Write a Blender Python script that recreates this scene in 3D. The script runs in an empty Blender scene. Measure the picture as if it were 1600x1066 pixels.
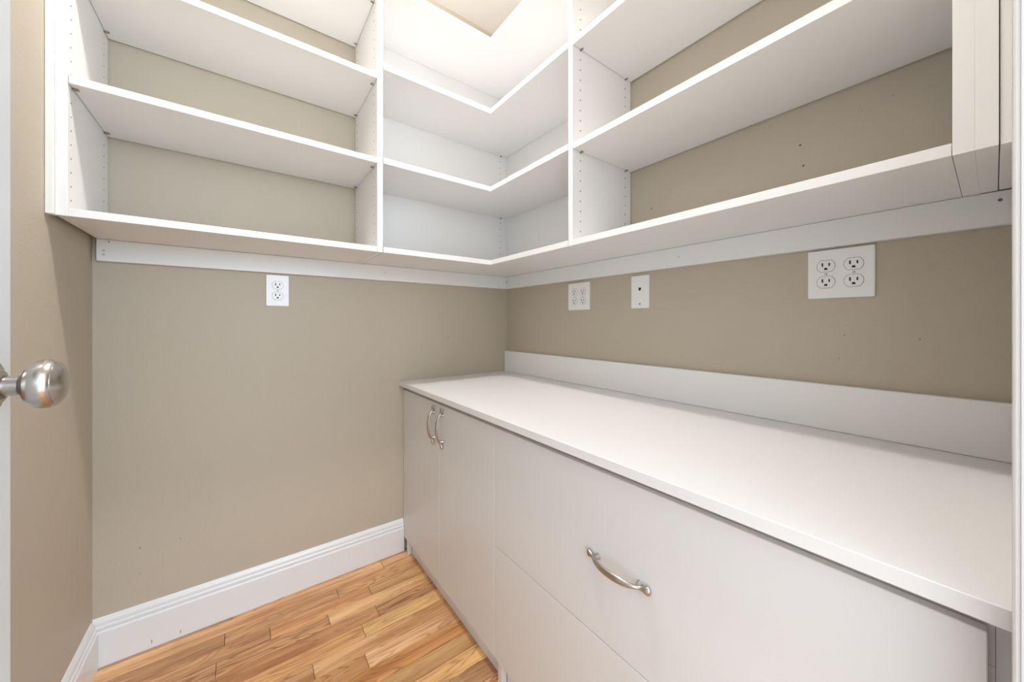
import bpy, bmesh, math, random
from mathutils import Vector, Matrix
random.seed(7)
S = bpy.context.scene
COL = S.collection

# ------------------------------------------------------------------ camera
cd = bpy.data.cameras.new('camera')
cam = bpy.data.objects.new('camera', cd)
COL.objects.link(cam)
cam.location = (-1.1531, -1.5949, 1.0195)
cam.rotation_euler = (math.radians(90), 0, math.radians(-36.682))
cd.sensor_width = 36
cd.lens = 561.9 / 1600 * 36
cd.shift_y = -(533 - 505.04) / 1600
cd.clip_start = 0.01
S.camera = cam

# ------------------------------------------------------------------ light
S.view_settings.view_transform = 'Standard'
S.view_settings.look = 'None'
S.view_settings.gamma = 1
S.view_settings.use_curve_mapping = False
S.view_settings.exposure = 0.28

w = bpy.data.worlds.new('world')
S.world = w
w.use_nodes = True
bg = w.node_tree.nodes['Background']
bg.inputs[0].default_value = (0.87, 0.935, 1.0, 1)       # daylight filling the hall behind the camera
bg.inputs[1].default_value = 2.15

ld = bpy.data.lights.new('downlight_disc', 'AREA')       # recessed ceiling downlight
ld.shape = 'DISK'
ld.size = 0.11
ld.energy = 8
ld.color = (1.0, 0.975, 0.955)
lo = bpy.data.objects.new('downlight_disc', ld)
lo.location = (-0.80, -0.76, 2.5485)
COL.objects.link(lo)

hd = bpy.data.lights.new('hall_light', 'AREA')            # cool light of the hall behind the camera, falling in past the right jamb
hd.shape = 'SQUARE'
hd.size = 0.7
hd.energy = 3
hd.color = (0.85, 0.95, 1.0)
ho = bpy.data.objects.new('hall_light', hd)
ho.location = (-1.50, -3.30, 1.95)
ho.rotation_euler = (Vector((-.85, -.6, .9)) - Vector(ho.location)).to_track_quat('-Z', 'Y').to_euler()
COL.objects.link(ho)

bd = bpy.data.lights.new('ceiling_fill_point', 'POINT')   # added point lamp below the downlight, brightens the ceiling and room sideways
bd.energy = 15.5
bd.color = (1.0, 0.985, 0.98)
bd.shadow_soft_size = 0.05
bo = bpy.data.objects.new('ceiling_fill_point', bd)
bo.location = (-0.80, -0.76, 2.49)
COL.objects.link(bo)

rd = bpy.data.lights.new('hall_light', 'AREA')            # second hall light, further right
rd.shape = 'SQUARE'
rd.size = 0.8
rd.energy = 27
rd.color = (0.62, 0.82, 1.0)
ro = bpy.data.objects.new('hall_light', rd)
ro.location = (-0.60, -3.30, 1.60)
ro.rotation_euler = (Vector((-1.1, -.6, 1.0)) - Vector(ro.location)).to_track_quat('-Z', 'Y').to_euler()
COL.objects.link(ro)

pd = bpy.data.lights.new('doorway_portal', 'AREA')       # portal: guides sampling of the daylight through the doorway
pd.shape = 'RECTANGLE'
pd.size, pd.size_y = 0.71, 2.03
pd.cycles.is_portal = True
po = bpy.data.objects.new('doorway_portal', pd)
po.location = (-1.006, -1.73, 1.015)
po.rotation_euler = (math.radians(90), 0, 0)
COL.objects.link(po)

# ------------------------------------------------------------------ materials
def srgb(h):
    c = [int(h[i:i + 2], 16) / 255 for i in (0, 2, 4)]
    return tuple((x / 12.92 if x <= .04045 else ((x + .055) / 1.055) ** 2.4) for x in c) + (1,)

class NT:
    def __init__(s, name):
        s.m = bpy.data.materials.new(name)
        s.m.use_nodes = True
        s.t = s.m.node_tree
        s.b = s.t.nodes['Principled BSDF']
    def n(s, typ, **kw):
        x = s.t.nodes.new(typ)
        for k, v in kw.items():
            setattr(x, k, v)
        return x
    def l(s, a, b):
        s.t.links.new(a, b)
    def math(s, op, a, b=None):
        x = s.n('ShaderNodeMath', operation=op)
        for i, q in enumerate((a, b)):
            if q is None: continue
            if isinstance(q, (int, float)): x.inputs[i].default_value = q
            else: s.l(q, x.inputs[i])
        return x.outputs[0]
    def mix(s, fac, a, b, blend='MIX'):
        x = s.n('ShaderNodeMix', data_type='RGBA', blend_type=blend)
        for i, q in ((0, fac), (6, a), (7, b)):
            if isinstance(q, (int, float, tuple)): x.inputs[i].default_value = q
            else: s.l(q, x.inputs[i])
        return x.outputs[2]
    def ramp(s, fac, stops):
        x = s.n('ShaderNodeValToRGB')
        e = x.color_ramp.elements
        while len(e) < len(stops): e.new(.5)
        for q, (p, c) in zip(e, stops):
            q.position = p
            q.color = c
        s.l(fac, x.inputs[0])
        return x.outputs[0]

def plain(name, col, rough=.5, metal=0, spec=.5, bump=0, bscale=200, var=0, vscale=3):
    q = NT(name)
    q.b.inputs['Roughness'].default_value = rough
    q.b.inputs['Metallic'].default_value = metal
    q.b.inputs['Specular IOR Level'].default_value = spec
    co = q.n('ShaderNodeTexCoord')
    c = col
    nz = q.n('ShaderNodeTexNoise')
    nz.inputs['Scale'].default_value = vscale
    nz.inputs['Detail'].default_value = 4
    q.l(co.outputs['Object'], nz.inputs['Vector'])
    d = tuple(x * (1 - var) for x in col[:3]) + (1,)
    q.l(q.mix(nz.outputs['Fac'], c, d), q.b.inputs['Base Color'])
    if bump:
        n2 = q.n('ShaderNodeTexNoise')
        n2.inputs['Scale'].default_value = bscale
        n2.inputs['Detail'].default_value = 3
        q.l(co.outputs['Object'], n2.inputs['Vector'])
        b = q.n('ShaderNodeBump')
        b.inputs['Strength'].default_value = bump
        b.inputs['Distance'].default_value = .002
        q.l(n2.outputs['Fac'], b.inputs['Height'])
        q.l(b.outputs[0], q.b.inputs['Normal'])
    return q.m

WALLC = (0.535, 0.467, 0.37, 1)
M = {}
M['ceiling'] = plain('ceiling_paint', (.90, .88, .865, 1), .8, bump=.15, bscale=150)
M['melamine'] = plain('white_melamine', (.88, .87, .855, 1), .38, spec=.4, var=.015)
M['laminate'] = plain('white_laminate_counter', (.82, .81, .80, 1), .30, spec=.45, var=.01)
M['casing'] = plain('casing_paint', (.66, .635, .62, 1), .4)
M['cabinet'] = plain('white_cabinet_front', (.76, .755, .75, 1), .36, spec=.4, var=.015)
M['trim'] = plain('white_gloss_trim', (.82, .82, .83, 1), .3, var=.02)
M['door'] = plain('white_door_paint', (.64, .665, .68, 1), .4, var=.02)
M['plate'] = plain('white_plastic', (.90, .885, .87, 1), .3)
M['groove'] = plain('painted_gap_shade', (.42, .39, .36, 1), .6)  # grey colour stands in for shade in outlet grooves and screw slots
M['dark'] = plain('dark_slot', (.02, .017, .015, 1), .7)
M['hole'] = plain('dark_hole', (.16, .14, .12, 1), .8)
M['pin'] = plain('bronze_pin', (.30, .24, .19, 1), .4, metal=.7)
M['brass'] = plain('brass_contact', (.35, .27, .08, 1), .4, metal=.8)
M['screw'] = plain('painted_screw', (.62, .60, .57, 1), .35)
M['lampglass'] = plain('opal_glass', (.9, .88, .85, 1), .3)

def wall_material():
    q = NT('beige_wall_paint')
    q.b.inputs['Roughness'].default_value = .55
    q.b.inputs['Specular IOR Level'].default_value = .35
    co = q.n('ShaderNodeTexCoord')
    nz = q.n('ShaderNodeTexNoise'); nz.inputs['Scale'].default_value = 2.2; nz.inputs['Detail'].default_value = 5
    q.l(co.outputs['Object'], nz.inputs['Vector'])
    d = tuple(x * .95 for x in WALLC[:3]) + (1,)
    c = q.mix(nz.outputs['Fac'], WALLC, d)
    # faint rubbed scuffs
    mp = q.n('ShaderNodeMapping'); mp.inputs['Scale'].default_value = (9, 9, 2.5); mp.inputs['Rotation'].default_value = (.3, .5, .1)
    q.l(co.outputs['Object'], mp.inputs['Vector'])
    n2 = q.n('ShaderNodeTexNoise'); n2.inputs['Scale'].default_value = 2.5; n2.inputs['Detail'].default_value = 6; n2.inputs['Roughness'].default_value = .7
    q.l(mp.outputs[0], n2.inputs['Vector'])
    f = q.ramp(n2.outputs['Fac'], [(.66, (0, 0, 0, 1)), (.80, (.35, .35, .35, 1))])
    c = q.mix(f, c, (.38, .34, .28, 1))
    q.l(c, q.b.inputs['Base Color'])
    n3 = q.n('ShaderNodeTexNoise'); n3.inputs['Scale'].default_value = 190; n3.inputs['Detail'].default_value = 3
    q.l(co.outputs['Object'], n3.inputs['Vector'])
    b = q.n('ShaderNodeBump'); b.inputs['Strength'].default_value = .35; b.inputs['Distance'].default_value = .0015
    q.l(n3.outputs['Fac'], b.inputs['Height'])
    q.l(b.outputs[0], q.b.inputs['Normal'])
    return q.m
M['wall'] = wall_material()

def nickel():
    q = NT('brushed_nickel')
    q.b.inputs['Base Color'].default_value = (.52, .485, .45, 1)
    q.b.inputs['Metallic'].default_value = 1
    q.b.inputs['Roughness'].default_value = .27
    co = q.n('ShaderNodeTexCoord')
    mp = q.n('ShaderNodeMapping'); mp.inputs['Scale'].default_value = (2500, 25, 25)
    q.l(co.outputs['Object'], mp.inputs['Vector'])
    n = q.n('ShaderNodeTexNoise'); n.inputs['Scale'].default_value = 1
    q.l(mp.outputs[0], n.inputs['Vector'])
    q.l(q.math('MULTIPLY_ADD', n.outputs['Fac'], .08), q.b.inputs['Roughness'])
    q.t.nodes[-1].inputs[2].default_value = .21
    return q.m
M['nickel'] = nickel()

def oak():
    q = NT('oak_strip')
    co = q.n('ShaderNodeTexCoord')
    oi = q.n('ShaderNodeObjectInfo')
    off = q.n('ShaderNodeVectorMath', operation='SCALE')
    cmb = q.n('ShaderNodeCombineXYZ')
    q.l(q.math('MULTIPLY', oi.outputs['Random'], 37.0), cmb.inputs[0])
    q.l(q.math('MULTIPLY', oi.outputs['Random'], 91.0), cmb.inputs[1])
    q.l(q.math('MULTIPLY', oi.outputs['Random'], 13.0), cmb.inputs[2])
    add = q.n('ShaderNodeVectorMath', operation='ADD')
    q.l(co.outputs['Object'], add.inputs[0]); q.l(cmb.outputs[0], add.inputs[1])
    def noise(scale, s, det=4, ro=.55, dist=0):
        mp = q.n('ShaderNodeMapping'); mp.inputs['Scale'].default_value = scale
        q.l(add.outputs[0], mp.inputs['Vector'])
        n = q.n('ShaderNodeTexNoise'); n.inputs['Scale'].default_value = s; n.inputs['Detail'].default_value = det
        n.inputs['Roughness'].default_value = ro; n.inputs['Distortion'].default_value = dist
        q.l(mp.outputs[0], n.inputs['Vector'])
        return n.outputs['Fac']
    broad = q.ramp(noise((1.0, 11, 1), 2.0, 4), [(.34, (0, 0, 0, 1)), (.68, (1, 1, 1, 1))])               # broad light/dark along the strip
    rings = noise((1.3, 9, 1), 2.0, 2, .4, .3)        # contour field -> cathedral rings
    wv = q.math('FRACT', q.math('MULTIPLY', rings, 13.0))
    tri = q.math('ABSOLUTE', q.math('SUBTRACT', wv, .5))      # 0 .. .5
    line = q.ramp(tri, [(.0, (1, 1, 1, 1)), (.22, (0, 0, 0, 1))])
    fine = noise((5, 190, 5), 1.0, 3, .6)             # pores
    knot = noise((3.2, 13, 1), 1.0, 1, .4)
    base = q.mix(broad, (.79, .475, .25, 1), (.45, .21, .09, 1))
    base = q.mix(1.0, base, oi.outputs['Color'], 'MULTIPLY')
    lf = q.math('MULTIPLY', line, q.math('MULTIPLY', oi.outputs['Alpha'], .85))
    c = q.mix(lf, base, (.26, .10, .035, 1))
    pf = q.ramp(fine, [(.52, (0, 0, 0, 1)), (.70, (.62, .62, .62, 1))])
    c = q.mix(pf, c, (.30, .13, .05, 1))
    kf = q.ramp(knot, [(.775, (0, 0, 0, 1)), (.84, (.75, .75, .75, 1))])
    c = q.mix(kf, c, (.17, .065, .025, 1))
    q.l(c, q.b.inputs['Base Color'])
    q.b.inputs['Roughness'].default_value = .36
    q.b.inputs['Specular IOR Level'].default_value = .4
    b = q.n('ShaderNodeBump'); b.inputs['Strength'].default_value = .15; b.inputs['Distance'].default_value = .001
    q.l(fine, b.inputs['Height']); q.l(b.outputs[0], q.b.inputs['Normal'])
    return q.m
M['oak'] = oak()
M['subfloor'] = plain('dark_subfloor', (.10, .05, .025, 1), .8)

# ------------------------------------------------------------------ mesh helpers
def add_box(bm, x0, x1, y0, y1, z0, z1, bevel=0, seg=1):
    x0, x1 = sorted((x0, x1)); y0, y1 = sorted((y0, y1)); z0, z1 = sorted((z0, z1))
    g = bmesh.ops.create_cube(bm, size=1)
    for v in g['verts']:
        v.co = Vector(((x0 + x1) / 2 + v.co.x * (x1 - x0), (y0 + y1) / 2 + v.co.y * (y1 - y0), (z0 + z1) / 2 + v.co.z * (z1 - z0)))
    if bevel:
        es = list({e for v in g['verts'] for e in v.link_edges})
        bmesh.ops.bevel(bm, geom=es, offset=bevel, segments=seg, affect='EDGES', profile=.5)

def add_prism(bm, pts, axis, a, b):
    """closed 2-D outline swept along an axis. axis 'x': pts are (y,z); 'y': (x,z); 'z': (x,y)"""
    def P(p, t):
        return {'x': (t, p[0], p[1]), 'y': (p[0], t, p[1]), 'z': (p[0], p[1], t)}[axis]
    A = [bm.verts.new(P(p, a)) for p in pts]
    B = [bm.verts.new(P(p, b)) for p in pts]
    n = len(pts)
    fs = [bm.faces.new(A), bm.faces.new(B[::-1])]
    for i in range(n):
        fs.append(bm.faces.new((A[i], B[i], B[(i + 1) % n], A[(i + 1) % n])))
    bmesh.ops.recalc_face_normals(bm, faces=fs)

def add_lathe(bm, prof, M4, n=40):
    """prof: (t, r) along local +X; M4 places it"""
    rows = []
    for t, r in prof:
        if r < 1e-6:
            rows.append([bm.verts.new(M4 @ Vector((t, 0, 0)))])
        else:
            rows.append([bm.verts.new(M4 @ Vector((t, r * math.cos(2 * math.pi * k / n), r * math.sin(2 * math.pi * k / n)))) for k in range(n)])
    fs = []
    for a, b in zip(rows, rows[1:]):
        for k in range(n):
            p = [a[k % len(a)], a[(k + 1) % len(a)], b[(k + 1) % len(b)], b[k % len(b)]]
            p = [v for i, v in enumerate(p) if v not in p[:i]]
            if len(p) > 2: fs.append(bm.faces.new(p))
    bmesh.ops.recalc_face_normals(bm, faces=fs)

def obj(name, bm, mat, parent=None, smooth=False, kind=None, label=None):
    me = bpy.data.meshes.new(name)
    if smooth:
        for f in bm.faces: f.smooth = True
    bm.normal_update()
    bm.to_mesh(me); bm.free()
    me.materials.append(M[mat] if isinstance(mat, str) else mat)
    o = bpy.data.objects.new(name, me)
    COL.objects.link(o)
    if parent: o.parent = parent
    if kind: o['kind'] = kind
    if label: o['label'] = label
    if smooth:
        try:
            me.set_sharp_from_angle(angle=math.radians(38))
        except Exception:
            pass
    return o

def box(name, mat, dims, parent=None, bevel=0, seg=1, **kw):
    """dims in world coordinates; parents that stand at a location get them as offsets"""
    x0, x1, y0, y1, z0, z1 = dims
    px, py, pz = parent_base(parent)
    bm = bmesh.new()
    add_box(bm, x0 - px, x1 - px, y0 - py, y1 - py, z0 - pz, z1 - pz, bevel, seg)
    return obj(name, bm, mat, parent, **kw)

def parent_base(p):
    b = Vector((0, 0, 0))
    while p is not None:
        b += p.location
        p = p.parent
    return b

def thing(name, label, cat, loc=(0, 0, 0), rotz=0, group=None):
    o = bpy.data.objects.new(name, None)
    o.empty_display_size = .05
    COL.objects.link(o)
    o.location = loc
    o.rotation_euler = (0, 0, rotz)
    o['label'] = label; o['category'] = cat
    if group: o['group'] = group
    return o

def tag(o, label, cat, group=None):
    o['label'] = label; o['category'] = cat
    if group: o['group'] = group
    return o

# ------------------------------------------------------------------ dimensions
XL = -1.5133           # left wall; right wall is x = 0, back wall y = 0
YF = -1.620            # inner face of the wall with the doorway
ZC = 2.555              # ceiling
D = 0.3106             # shelf depth
T = 0.019

# ------------------------------------------------------------------ room shell
box('wall_back', 'wall', (XL - .12, .12, 0, .12, 0, ZC), kind='structure')
box('wall_right', 'wall', (0, .12, YF - .12, 0, 0, ZC), kind='structure')
box('wall_left', 'wall', (XL - .12, XL, YF - .12, 0, 0, ZC), kind='structure')
box('ceiling', 'ceiling', (XL - .12, .12, YF - .12, .12, ZC, ZC + .1), kind='structure')
bm = bmesh.new()
OX0, OX1, OZ = -1.371, -0.645, 2.04          # doorway opening
add_box(bm, XL, OX0, YF - .12, YF, 0, ZC)
add_box(bm, OX1, 0, YF - .12, YF, 0, ZC)
add_box(bm, OX0, OX1, YF - .12, YF, OZ, ZC)
obj('wall_front', bm, 'wall', kind='structure')

# floor: dark base with every oak strip as its own piece
FY0 = -2.75
fl = box('floor', 'subfloor', (XL - .12, .12, FY0, .12, -.06, -.012), kind='structure')
W = .0583
joints = {0: [-.685], 1: [-1.2035, -.870], 2: [-1.0845, -.768], 3: [-1.2197, -.919], 4: [-.774], 5: [-1.26, -.8357], 6: [-.99], 7: [-.856], 8: [-1.12]}
tint = {(0, 0): (1.12, 1.12, 1.10, .25), (0, 1): (1.18, 1.22, 1.25, .25), (1, 0): (.85, .80, .75, .6), (1, 1): (.93, .88, .82, .5), (1, 2): (1.0, .95, .88, .7),
        (2, 0): (.95, .9, .85, .6), (2, 1): (1.05, .98, .9, .4), (2, 2): (1.0, 1.0, .92, .3), (3, 0): (.95, .92, .9, 1.0), (3, 1): (1.0, .96, .92, 1.0), (3, 2): (1.12, 1.15, 1.12, .3),
        (4, 0): (.95, .9, .86, .5), (4, 1): (.92, .88, .85, 1.1), (5, 1): (1.1, 1.08, 1.0, .7), (5, 2): (1.14, 1.2, 1.1, .3), (6, 0): (.95, .93, .88, .8), (6, 1): (1.1, 1.12, 1.1, .4),
        (7, 0): (1.0, .98, .9, .8), (7, 1): (1.08, 1.08, 1.1, .5), (8, 1): (.95, .85, .7, .8)}
def plank(x0, x1, y0, y1, col):
    cx, cy = (x0 + x1) / 2, (y0 + y1) / 2
    bm = bmesh.new()
    g = .0006
    add_box(bm, x0 - cx + g, x1 - cx - g, y0 - cy + g, y1 - cy - g, -.012, 0)
    top = [e for e in bm.edges if all(v.co.z > -.001 for v in e.verts)]
    bmesh.ops.bevel(bm, geom=top, offset=.0005, segments=1, affect='EDGES')
    o = obj('floor_plank', bm, 'oak', fl)
    o.location = (cx, cy, 0)
    o.color = tuple(q ** 1.7 for q in col[:3]) + (col[3],)
rows = [(-.026, -.0005, 'edge')] + [(-.026 - W * (k + 1), -.026 - W * k, k) for k in range(int((-.026 - FY0) / W))]
for y0, y1, k in rows:
    if k in joints: js = joints[k]
    else:
        js = []; x = XL + random.uniform(.1, .8)
        while x < -.1:
            js.append(x); x += random.uniform(.4, 1.0)
    xs = [XL + .001] + js + [-.001]
    for i in range(len(xs) - 1):
        if k in joints and (k, i) in tint: c = tint[(k, i)]
        else:
            b = random.uniform(.86, 1.14)
            c = (b, b * random.uniform(.92, 1.04), b * random.uniform(.85, 1.05), random.choice((.25, .4, .6, .9)))
        plank(xs[i], xs[i + 1], y0, y1, c)

# baseboards, a moulded profile
def bb_prof(s):
    t = .015
    return [(0, 0), (s * t, 0), (s * t, .100), (s * (t - .0015), .1035), (s * (t - .0040), .1045), (s * (t - .0040), .1065), (s * (t - .0025), .110), (s * (t - .0025), .1155), (s * (t - .0055), .1175),
            (s * (t - .0065), .1195), (s * (t - .0060), .1225), (s * (t - .0065), .129), (s * (t - .0095), .1355), (s * (t - .0120), .1392), (0, .1407)]
bm = bmesh.new()
add_prism(bm, [(y - .0002, z + .0004) for y, z in bb_prof(-1)], 'x', XL + .0005, -.5785)
bb = obj('baseboard_back', bm, 'trim', kind='structure')
bm = bmesh.new()
add_prism(bm, [(XL + x + .0002, z + .0004) for x, z in bb_prof(1)], 'y', -.0160, YF + .001)
obj('baseboard_left', bm, 'trim', kind='structure')

# doorway casing / jambs
bm = bmesh.new()
add_box(bm, -.648, -.6045, YF, -1.6040, 0, 2.10, .0012)
add_box(bm, -.6495, -.645, YF - .118, -1.6078, 0, 2.04)
add_box(bm, -.662, -.648, YF - .09, YF - .045, 0, 2.03, .001)
obj('trim_1', bm, 'casing', kind='structure')
bm = bmesh.new()
add_box(bm, -1.462, -1.4045, YF, -1.604, 0, 2.10, .0012)
add_box(bm, -1.371, -1.3665, YF - .118, YF - .012, 0, 2.04)
obj('trim_2', bm, 'casing', kind='structure')
bm = bmesh.new()
add_box(bm, -1.404, -.6045, YF, -1.604, 2.046, 2.10, .0012)
obj('trim_3', bm, 'casing', kind='structure')

# nail holes and specks in the paint (real little pits of dark filler)
def specks(parent, pts, nrm):
    bm = bmesh.new()
    for p, r, e in pts:
        p = Vector(p)
        if nrm == 'x': mt = Matrix.Translation(p)
        else: mt = Matrix.Translation(p) @ Matrix.Rotation(math.pi / 2, 4, 'Z')
        add_lathe(bm, [(-.0006, 0), (-.0006, r), (.0003, r * .8), (.0003, 0)], mt @ Matrix.Diagonal((1, 1, e, 1)), 8)
    o = obj('nail_holes', bm, 'hole', parent, kind='stuff')
    return o
wb, wr, wl = (bpy.data.objects[n] for n in ('wall_back', 'wall_right', 'wall_left'))
specks(wb, [((-1.4142, 0, .318), .0025, .7), ((-1.4142, 0, .2372), .0018, .6), ((-1.3204, 0, .3125), .0022, .5), ((-.355, 0, .951), .0018, 2.2), ((-1.18, 0, .36), .001, 1), ((-1.30, 0, .29), .001, 1)], 'y')
specks(wr, [((0, -1.2946, 1.4795), .0028, 1), ((0, -1.3012, 1.4243), .0026, 1.2), ((0, -.8712, 1.424), .0022, 2), ((0, -1.38, .99), .0011, 1.5), ((0, -1.50, .985), .0011, 1.5), ((0, -1.37, .935), .001, 1), ((0, -1.41, 1.515), .0012, .7), ((0, -1.46, 1.525), .0015, .6)], 'x')
specks(wl, [((XL, -.42, .22), .0018, 3), ((XL, -.42, .12), .0014, 3), ((XL, -.2, .2), .0014, 1)], 'x')
bm = bmesh.new()
for x, z in ((-1.3856, .0205), (-1.3188, .0165)):
    add_box(bm, x - .0008, x + .0008, -.0155, -.0151, z - .005, z + .006)
obj('scratch_marks', bm, 'hole', bb, kind='stuff')

# ------------------------------------------------------------------ entry door, swung open along the left wall
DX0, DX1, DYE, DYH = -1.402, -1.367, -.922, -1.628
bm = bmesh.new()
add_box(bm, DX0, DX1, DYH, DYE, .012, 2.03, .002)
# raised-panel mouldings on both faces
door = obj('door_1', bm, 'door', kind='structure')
for z0, z1 in ((.22, .80), (1.02, 1.86)):
    for sx, x in ((1, DX1), (-1, DX0)):
        bm = bmesh.new()
        y0, y1 = DYH + .12, DYE - .12
        for a, b, c, d in ((y0, y1, z0, z0 + .02), (y0, y1, z1 - .02, z1), (y0, y0 + .02, z0, z1), (y1 - .02, y1, z0, z1)):
            add_box(bm, x - sx * .001, x + sx * .006, a, b, c, d, .002)
        obj('panel_moulding', bm, 'door', door)
KY, KZ = -.987, .9545
def knob(sx, x):
    rose = bmesh.new()
    mt = Matrix.Translation((x, KY, KZ)) @ (Matrix.Identity(4) if sx > 0 else Matrix.Rotation(math.pi, 4, 'Z'))
    add_lathe(rose, [(-.001, 0), (-.001, .0330), (.0025, .0330), (.006, .0312), (.0095, .0262), (.0115, .0205), (.0135, .0172), (.0150, .0160), (.0150, .0)], mt, 56)
    r = obj('knob_rosette', rose, 'nickel', door, smooth=True)
    b = bmesh.new()
    P = [(.012, 0), (.012, .0104), (.0262, .0104), (.0278, .0112), (.0290, .0132), (.0302, .0164), (.0322, .0200), (.0350, .0229), (.0385, .0249), (.0425, .0259), (.0460, .0259), (.0490, .0250),
         (.0512, .0237), (.0516, .0230), (.0520, .0233), (.0545, .0203), (.0565, .0163), (.0580, .0110), (.0587, .0055), (.0589, 0)]
    add_lathe(b, P, mt, 64)
    obj('door_knob', b, 'nickel', door, smooth=True)
    c = bmesh.new()
    add_lathe(c, [(.0148, .0), (.0148, .0128), (.0154, .0130), (.0158, .0126), (.0158, 0)], mt, 40)
    obj('knob_collar', c, 'hole', door, smooth=True)
knob(1, DX1)
knob(-1, DX0)

# ------------------------------------------------------------------ wall rails under the shelves
RZ0, RZ1 = 1.2037, 1.2675
rail = box('mounting_rail', 'melamine', (-1.5015, -.0195, -.019, -.0005, RZ0, RZ1), bevel=.0008)
tag(rail, 'white mounting rail under the shelves on the back wall', 'rail')
rail2 = box('mounting_rail', 'melamine', (-.019, -.0005, -1.619, -.0005, RZ0, RZ1), bevel=.0008)
tag(rail2, 'white mounting rail under the shelves on the right-hand wall', 'rail')
def dot(parent, name, p, r, nrm, mat='hole', h=.0006):
    bm = bmesh.new()
    mt = Matrix.Translation(Vector(p)) @ {'-x': Matrix.Rotation(math.pi, 4, 'Z'), '-y': Matrix.Rotation(-math.pi / 2, 4, 'Z'), '+x': Matrix.Identity(4)}[nrm]
    add_lathe(bm, [(-.001, 0), (-.001, r), (h, r), (h, 0)], mt, 14)
    return obj(name, bm, mat, parent)
for z in (1.2345, 1.2225): dot(rail, 'screw', (-1.487, -.019, z), .0035, '-y', 'screw')
dot(rail, 'screw_hole', (-1.476, -.019, 1.262), .0018, '-y')
dot(rail, 'screw', (-.663, -.019, 1.238), .003, '-y', 'screw')
dot(rail2, 'screw_hole', (-.019, -.0265, 1.240), .003, '-x')
dot(rail2, 'screw_hole', (-.019, -1.601, 1.250), .0028, '-x')
dot(rail2, 'screw', (-.019, -.98, 1.235), .003, '-x', 'screw')

# ------------------------------------------------------------------ shelving
BV = .0007
TOP = 2.262
def holes(parent, pts, nrm, mat='hole'):
    """a column of drilled shelf-pin holes"""
    bm = bmesh.new()
    mt0 = {'-x': Matrix.Rotation(math.pi, 4, 'Z'), '-y': Matrix.Rotation(-math.pi / 2, 4, 'Z'), '+x': Matrix.Identity(4)}[nrm]
    for p in pts:
        add_lathe(bm, [(-.001, .0024), (.0002, .0024), (.0002, 0)], Matrix.Translation(Vector(p)) @ mt0, 10)
    return obj('pin_holes', bm, mat, parent, kind='stuff')
def zs(z0, lo, hi, step=.0329):
    k0 = math.ceil((lo - z0) / step)
    out = []
    z = z0 + k0 * step
    while z < hi:
        out.append(z); z += step
    return out
def shelf_pin(parent, p, nrm):
    bm = bmesh.new()
    mt = Matrix.Translation(Vector(p)) @ {'-x': Matrix.Rotation(math.pi, 4, 'Z'), '-y': Matrix.Rotation(-math.pi / 2, 4, 'Z'), '+x': Matrix.Identity(4)}[nrm]
    add_lathe(bm, [(-.001, 0), (-.001, .0026), (.0110, .0026), (.0118, .0018), (.0118, 0)], mt, 12)
    return obj('shelf_pin', bm, 'pin', parent, smooth=True)

XP, XD, YR = -1.4813, -.781, -.7879
ZB = 1.268
# --- unit on the back wall, beside the left wall
lu = thing('shelf_unit', 'white open shelf unit on the back wall between left wall and corner shelves', 'shelves')
lp = box('side_panel', 'melamine', (XP - T, XP, -D, -.003, ZB, TOP), lu, BV)
dv = box('side_panel', 'melamine', (XD, XD + T, -D, -.003, ZB, TOP), lu, BV)
box('filler_strip', 'melamine', (XL + .0006, XP - T - .0003, -D - .009, -D + .012, ZB, TOP), lu, BV)
box('shelf', 'melamine', (XP + .0001, XD - .0006, -D + .0005, -.003, ZB + .0002, ZB + T), lu, BV)
LZ = [(1.578, 1.597), (1.8735, 1.8925), (2.1665, 2.1855)]
for a, b in LZ:
    box('shelf', 'melamine', (XP + .001, XD - .001, -D + .001, -.006, a, b), lu, BV)
    for y in (-.286, -.043):
        shelf_pin(lu, (XP, y, a - .0029), '+x')
    for y in (-.2696, -.031):
        shelf_pin(lu, (XD, y, a - .0029), '-x')
def clear(z, levels):
    return all(not (a - .009 < z < b + .004) for a, b in levels)
LV = [(ZB, ZB + T)] + LZ
holes(lp, [(XP, y, z) for y in (-.2904, -.0428) for z in zs(1.7036, 1.30, 2.25) if clear(z, LV)], '+x')
holes(dv, [(XD, y, z) for y in (-.2696, -.031) for z in zs(1.7036, 1.30, 2.25) if clear(z, LV)], '-x')

# --- corner unit, L-shaped shelves
cu = thing('corner_shelf_unit', 'white corner shelf unit with L-shaped shelves and white back panels', 'shelves')
BT = .012
bp = box('back_panel', 'melamine', (XD + T + .001, -.0005, -BT, -.0005, ZB + .0002, TOP), cu)
bp2 = box('back_panel', 'melamine', (-BT, -.0005, YR + T + .001, -BT - .0003, ZB + .0002, TOP), cu)
CZ = [(ZB, ZB + .0195), (1.5815, 1.602), (1.9135, 1.9345), (2.2150, 2.2385)]
for i, (a, b) in enumerate(CZ):
    e = .0018 if i == 0 else .0022
    x0, y0 = XD + T + e, YR + T + e
    bm = bmesh.new()
    back = -.0006 if i == 0 else -BT - .0006
    if i == 0: a += .0002
    add_prism(bm, [(x0, back), (x0, -D), (-D, -D), (-D, y0), (back, y0), (back, back)], 'z', a, b)
    if i == 0:   # the bottom board carries the back panels
        pass
    bmesh.ops.bevel(bm, geom=bm.edges[:], offset=BV, segments=1, affect='EDGES')
    obj('shelf', bm, 'melamine', cu)
    if i:
        shelf_pin(cu, (-.0524, -BT, a - .003), '-y')
holes(bp, [(-.0524, -BT, z) for z in zs(1.8171, 1.30, 2.25) if clear(z, CZ)], '-y')
# back panels sit on the bottom board
for o in (bp, bp2):
    for v in o.data.vertices:
        if v.co.z < ZB + .01: v.co.z = ZB + .0197

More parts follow.
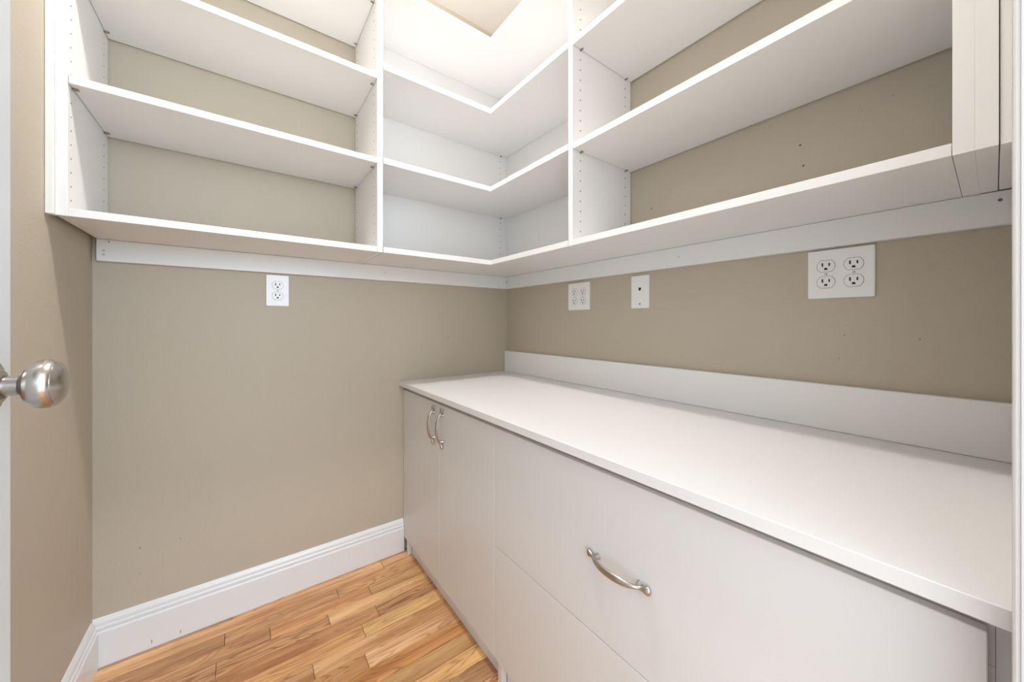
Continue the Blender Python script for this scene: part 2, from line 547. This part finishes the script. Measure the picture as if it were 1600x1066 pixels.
# --- unit on the right-hand wall
ru = thing('shelf_unit', 'white open shelf unit on the right-hand wall, ending at the doorway', 'shelves')
YE = -1.5573
rp = box('side_panel', 'melamine', (-D, -.003, YR, YR + T, ZB, TOP), ru, BV)
box('side_panel', 'melamine', (-D, -.003, YE - .0205, YE, ZB, TOP), ru, .0003)
box('end_filler', 'melamine', (-D, -.020, YE - .0411, YE - .02055, ZB, TOP), ru, .0003)
box('scribe_strip', 'melamine', (-D + .002, -.0235, YF + .0005, YE - .0421, ZB, TOP), ru, BV)
box('shelf', 'melamine', (-D + .0005, -.003, YE + .0006, YR - .0001, ZB + .0002, ZB + T), ru, BV)
RZ = [(1.5775, 1.5970), (1.9110, 1.9305), (2.2350, 2.2545)]
for a, b in RZ:
    box('shelf', 'melamine', (-D + .001, -.006, YE + .001, YR - .001, a, b), ru, BV)
    for x in (-.2739, -.0367):
        shelf_pin(ru, (x, YR, a - .0029), '-y')
    for x in (-.2739, -.0367):
        shelf_pin(ru, (x, YE, a - .0029), '-y').rotation_euler = (0, 0, 0)
RV = [(ZB, ZB + T)] + RZ
holes(rp, [(x, YR, z) for x in (-.2739, -.0367) for z in zs(1.8113, 1.30, 2.25) if clear(z, RV)], '-y')

# ------------------------------------------------------------------ base cabinets
XF = -.5769            # front face of doors and drawers
XB = XF + .0185        # front edge of the carcass
ZD0, ZD1 = .0602, .7203
ZT = .7398             # underside of the counter
def handle(parent, x, y, z, vertical, label=None):
    """bowed cabinet pull with flared feet, made as one swept body plus two posts"""
    ctrl = [(-.0712, .0035, .0030, .0022), (-.0700, .0048, .0076, .0042), (-.0655, .0062, .0078, .0054), (-.0600, .0072, .0056, .0050), (-.0540, .0092, .0040, .0044), (-.0490, .0128, .0038, .0040),
            (-.0430, .0172, .0044, .0038), (-.0340, .0214, .0056, .0038), (-.0200, .0248, .0068, .0042), (0, .0262, .0072, .0044)]
    ctrl = ctrl + [(-s, o, a, b) for s, o, a, b in ctrl[-2::-1]]
    P = []                                    # Catmull-Rom resample
    for i in range(len(ctrl) - 1):
        p = [ctrl[max(0, i - 1)], ctrl[i], ctrl[i + 1], ctrl[min(len(ctrl) - 1, i + 2)]]
        for k in range(3):
            t = k / 3
            P.append(tuple(.5 * (2 * p[1][j] + (p[2][j] - p[0][j]) * t + (2 * p[0][j] - 5 * p[1][j] + 4 * p[2][j] - p[3][j]) * t * t + (3 * p[1][j] - p[0][j] - 3 * p[2][j] + p[3][j]) * t ** 3) for j in range(4)))
    P.append(ctrl[-1])
    bm = bmesh.new()
    N = 14
    def put(s, wd, out):
        return Vector((x - out, y + wd, z + s)) if vertical else Vector((x - out, y + s, z + wd))
    rings = []
    for i, (s, o, a, b) in enumerate(P):
        q0, q1 = P[max(0, i - 1)], P[min(len(P) - 1, i + 1)]
        ds, do = q1[0] - q0[0], q1[1] - q0[1]
        L = math.hypot(ds, do); ns, no = -do / L, ds / L
        rings.append([bm.verts.new(put(s + ns * b * math.sin(2 * math.pi * k / N), a * math.cos(2 * math.pi * k / N), max(.0002, o + no * b * math.sin(2 * math.pi * k / N)))) for k in range(N)])
    fs = [bm.faces.new(rings[0]), bm.faces.new(rings[-1])]
    for a, b in zip(rings, rings[1:]):
        for k in range(N):
            fs.append(bm.faces.new((a[k], a[(k + 1) % N], b[(k + 1) % N], b[k])))
    bmesh.ops.recalc_face_normals(bm, faces=fs)
    for s in (-.048, .048):
        c = put(s, 0, 0)
        add_lathe(bm, [(0, 0), (.0001, .0062), (.003, .0056), (.006, .0044), (.012, .0038), (.0135, 0)], Matrix.Translation(c) @ Matrix.Rotation(math.pi, 4, 'Z'), 16)
    return obj('handle', bm, 'nickel', parent, smooth=True)

dc = thing('base_cabinet', 'white two-door base cabinet in the corner beside the back wall', 'cabinet')
Y0, Y1 = -.002, -.7368
def carcass(root, ya, yb):
    box('side_panel', 'cabinet', (XB, -.004, ya - T, ya, .062, ZT - .0005), root)
    box('side_panel', 'cabinet', (XB, -.004, yb, yb + T, .062, ZT - .0005), root)
    box('bottom_panel', 'cabinet', (XB, -.004, yb + T + .0003, ya - T - .0003, .062, .081), root)
    box('front_rail', 'cabinet', (XB, XB + .08, yb + T + .0003, ya - T - .0003, ZT - .060, ZT - .0005), root)
    box('back_panel', 'cabinet', (-.012, -.004, yb + T + .0003, ya - T - .0003, .0815, ZT - .0005), root)
carcass(dc, Y0 - .018, Y1 - .0005)
box('toe_kick', 'cabinet', (XB, XB + .016, Y1 - .0005, -.058, .0006, .0615), dc, .0005)
box('foot', 'cabinet', (XF + .001, XB - .0005, -.0565, -.041, .0006, .0595), dc, .0005)
box('foot', 'cabinet', (XB + .03, XB + .05, -.70, -.66, .0006, .0615), dc, .0005)
d1 = box('door', 'cabinet', (XF, XB - .0008, -.3752, -.003, ZD0, ZD1), dc, .0009)
d2 = box('door', 'cabinet', (XF, XB - .0008, -.7358, -.3771, ZD0, ZD1), dc, .0009)
handle(d1, XF, -.331, .6365, True)
handle(d2, XF, -.4035, .6385, True)

wc = thing('base_cabinet', 'white base cabinet with two wide drawers, nearest the doorway', 'cabinet')
YA, YB = -.738, -1.6145
carcass(wc, YA, YB)
box('toe_kick', 'cabinet', (XB, XB + .016, YB, -.7735, .0006, .0615), wc, .0005)
box('foot', 'cabinet', (XF + .001, XB - .0005, -.7725, -.7535, .0006, .0595), wc, .0005)
box('filler_panel', 'cabinet', (XB, XB + .018, YB + T + .0003, -1.560, .0815, ZT - .0605), wc)
w1 = box('drawer', 'cabinet', (XF, XB - .0048, -1.5909, -.7377, 0.3822, ZD1), wc, .0009)
w2 = box('drawer', 'cabinet', (XF, XB - .0048, -1.5909, -.7377, ZD0, .3806), wc, .0016, 2)
handle(w1, XF, -1.1625, .5465, False)
handle(w2, XF, -1.1625, .2200, False)

ct = box('countertop', 'laminate', (-.5982, -.0005, YF + .0005, -.0012, ZT, .7600), bevel=.0012, seg=2)
tag(ct, 'long white laminate countertop lying on the base cabinets', 'countertop')
bs = box('backsplash', 'melamine', (-.019, -.0008, YF + .0005, -.0035, .7606, .8702), bevel=.0008)
tag(bs, 'low white backsplash board standing on the countertop along the right-hand wall', 'backsplash')

# ------------------------------------------------------------------ outlets (local frame: plate in XZ, facing -Y, centre at origin)
def add_roundrect(bm, w, h, t, y0=0):
    add_box(bm, -w / 2, w / 2, y0 - t, y0, -h / 2, h / 2)
    es = [e for e in bm.edges if not all(abs(v.co.y - y0) < 1e-6 for v in e.verts)]
    bmesh.ops.bevel(bm, geom=es, offset=.0013, segments=2, affect='EDGES')
def recept_outline(r, hz, n=10):
    a0 = math.asin(hz / r)
    pts = []
    for k in range(n + 1):
        a = -a0 + 2 * a0 * k / n
        pts.append((r * math.cos(a), r * math.sin(a)))
    for k in range(n + 1):
        a = math.pi - a0 + 2 * a0 * k / n
        pts.append((r * math.cos(a), r * math.sin(a)))
    return pts
TP = .0055
def receptacle(root, cx, cz):
    bm = bmesh.new()
    add_prism(bm, [(cx + x, cz + z) for x, z in recept_outline(0.0179, .0149)], 'y', -TP + .001, -TP - .0002)
    obj('gap', bm, 'groove', None)
    gap = bpy.context.scene.collection.objects[-1]
    bm = bmesh.new()
    add_prism(bm, [(cx + x, cz + z) for x, z in recept_outline(0.0167, .0137)], 'y', -TP + .001, -TP - .0014)
    es = [e for e in bm.edges if all(v.co.y < -TP - .001 for v in e.verts)]
    bmesh.ops.bevel(bm, geom=es, offset=.0005, segments=2, affect='EDGES')
    r = obj('receptacle', bm, 'plate', root)
    gap.name = 'outline_gap'; gap.parent = r
    yb = -TP - .0014
    for x, h in ((-.0064, .0088), (.0064, .0074)):
        bm = bmesh.new()
        add_box(bm, cx + x - .0015, cx + x + .0015, yb - .00012, yb + .0008, cz + .0035 - h / 2, cz + .0035 + h / 2)
        obj('slot', bm, 'dark', r)
    bm = bmesh.new()
    pts = [(cx + .0032 * math.cos(a), cz - .0070 + .0032 * math.sin(a)) for a in [math.pi * k / 8 for k in range(9)]]
    pts += [(cx - .0032, cz - .0092), (cx + .0032, cz - .0092)]
    add_prism(bm, pts, 'y', yb + .0008, yb - .00012)
    obj('ground_hole', bm, 'dark', r)
def plate_screw(root, cx, cz, mat='screw'):
    bm = bmesh.new()
    add_lathe(bm, [(0, 0), (0, .0032), (.0008, .0030), (.0012, .0018), (.0013, 0)], Matrix.Translation((cx, -TP + .0002, cz)) @ Matrix.Rotation(-math.pi / 2, 4, 'Z'), 16)
    s = obj('screw', bm, mat, root, smooth=True)
    bm = bmesh.new()
    add_box(bm, cx - .0024, cx + .0024, -TP - .0013, -TP - .0004, cz - .0003, cz + .0003)
    obj('screw_slot', bm, 'groove', s)
def outlet(name, label, loc, rz, w, h, cols, group=None):
    t = thing(name, label, 'outlet', loc, rz, group)
    bm = bmesh.new(); add_roundrect(bm, w, h, TP)
    obj('wall_plate', bm, 'plate', t)
    for cx in cols:
        receptacle(t, cx, .0197); receptacle(t, cx, -.0197)
        plate_screw(t, cx, 0)
    return t
RW = -math.pi / 2
outlet('wall_outlet', 'white duplex wall outlet on the back wall under the left shelf unit', (-1.0533, -.0004, 1.1400), 0, .0698, .1136, (0,))
outlet('wall_outlet', 'white four-socket outlet on the right wall, nearest the back corner', (-.0004, -.5308, 1.1337), RW, .1218, .1160, (-.0240, .0240))
outlet('wall_outlet', 'large white four-socket outlet on the right wall, nearest the doorway', (-.0004, -1.3721, 1.1397), RW, .1210, .1183, (-.0252, .0252))
ph = thing('phone_jack_plate', 'narrow white wall plate with one phone jack, between the four-socket outlets', 'jack plate', (-.0004, -.8283, 1.1323), RW)
bm = bmesh.new(); add_roundrect(bm, .0730, .1180, TP); obj('wall_plate', bm, 'plate', ph)
bm = bmesh.new()
add_lathe(bm, [(0, 0), (0, .0085), (.0006, .0085), (.001, .0075), (.001, 0)], Matrix.Translation((0, -TP + .0002, .0115)) @ Matrix.Rotation(-math.pi / 2, 4, 'Z'), 24)
jk = obj('jack', bm, 'plate', ph, smooth=True)
bm = bmesh.new(); add_box(bm, -.0052, .0052, -TP - .0010, -TP - .0002, .0072, .0158); add_box(bm, -.0025, .0025, -TP - .0010, -TP - .0002, .0045, .0072)
obj('jack_opening', bm, 'dark', jk)
bm = bmesh.new(); add_box(bm, -.0048, -.0015, -TP - .00115, -TP - .0006, .0125, .0152)
obj('jack_contacts', bm, 'brass', jk)
plate_screw(ph, 0, -.0435, 'hole')

# ------------------------------------------------------------------ ceiling fixture (above the frame; the shadows come from it)
cl = thing('ceiling_light', 'round recessed ceiling downlight with white trim ring over the middle of the closet', 'ceiling light', (-.80, -.76, ZC))
bm = bmesh.new()
add_lathe(bm, [(-.0002, .058), (-.0002, .082), (-.004, .080), (-.006, .070), (-.0055, .058), (-.0002, .058)], Matrix.Rotation(-math.pi / 2, 4, 'Y'), 48)
obj('trim_ring', bm, 'trim', cl, smooth=True)
bm = bmesh.new()
add_lathe(bm, [(-.0004, 0), (-.0004, .0575), (-.0042, .0575), (-.0046, .05), (-.0048, 0)], Matrix.Rotation(-math.pi / 2, 4, 'Y'), 48)
obj('lens', bm, 'lampglass', cl, smooth=True)
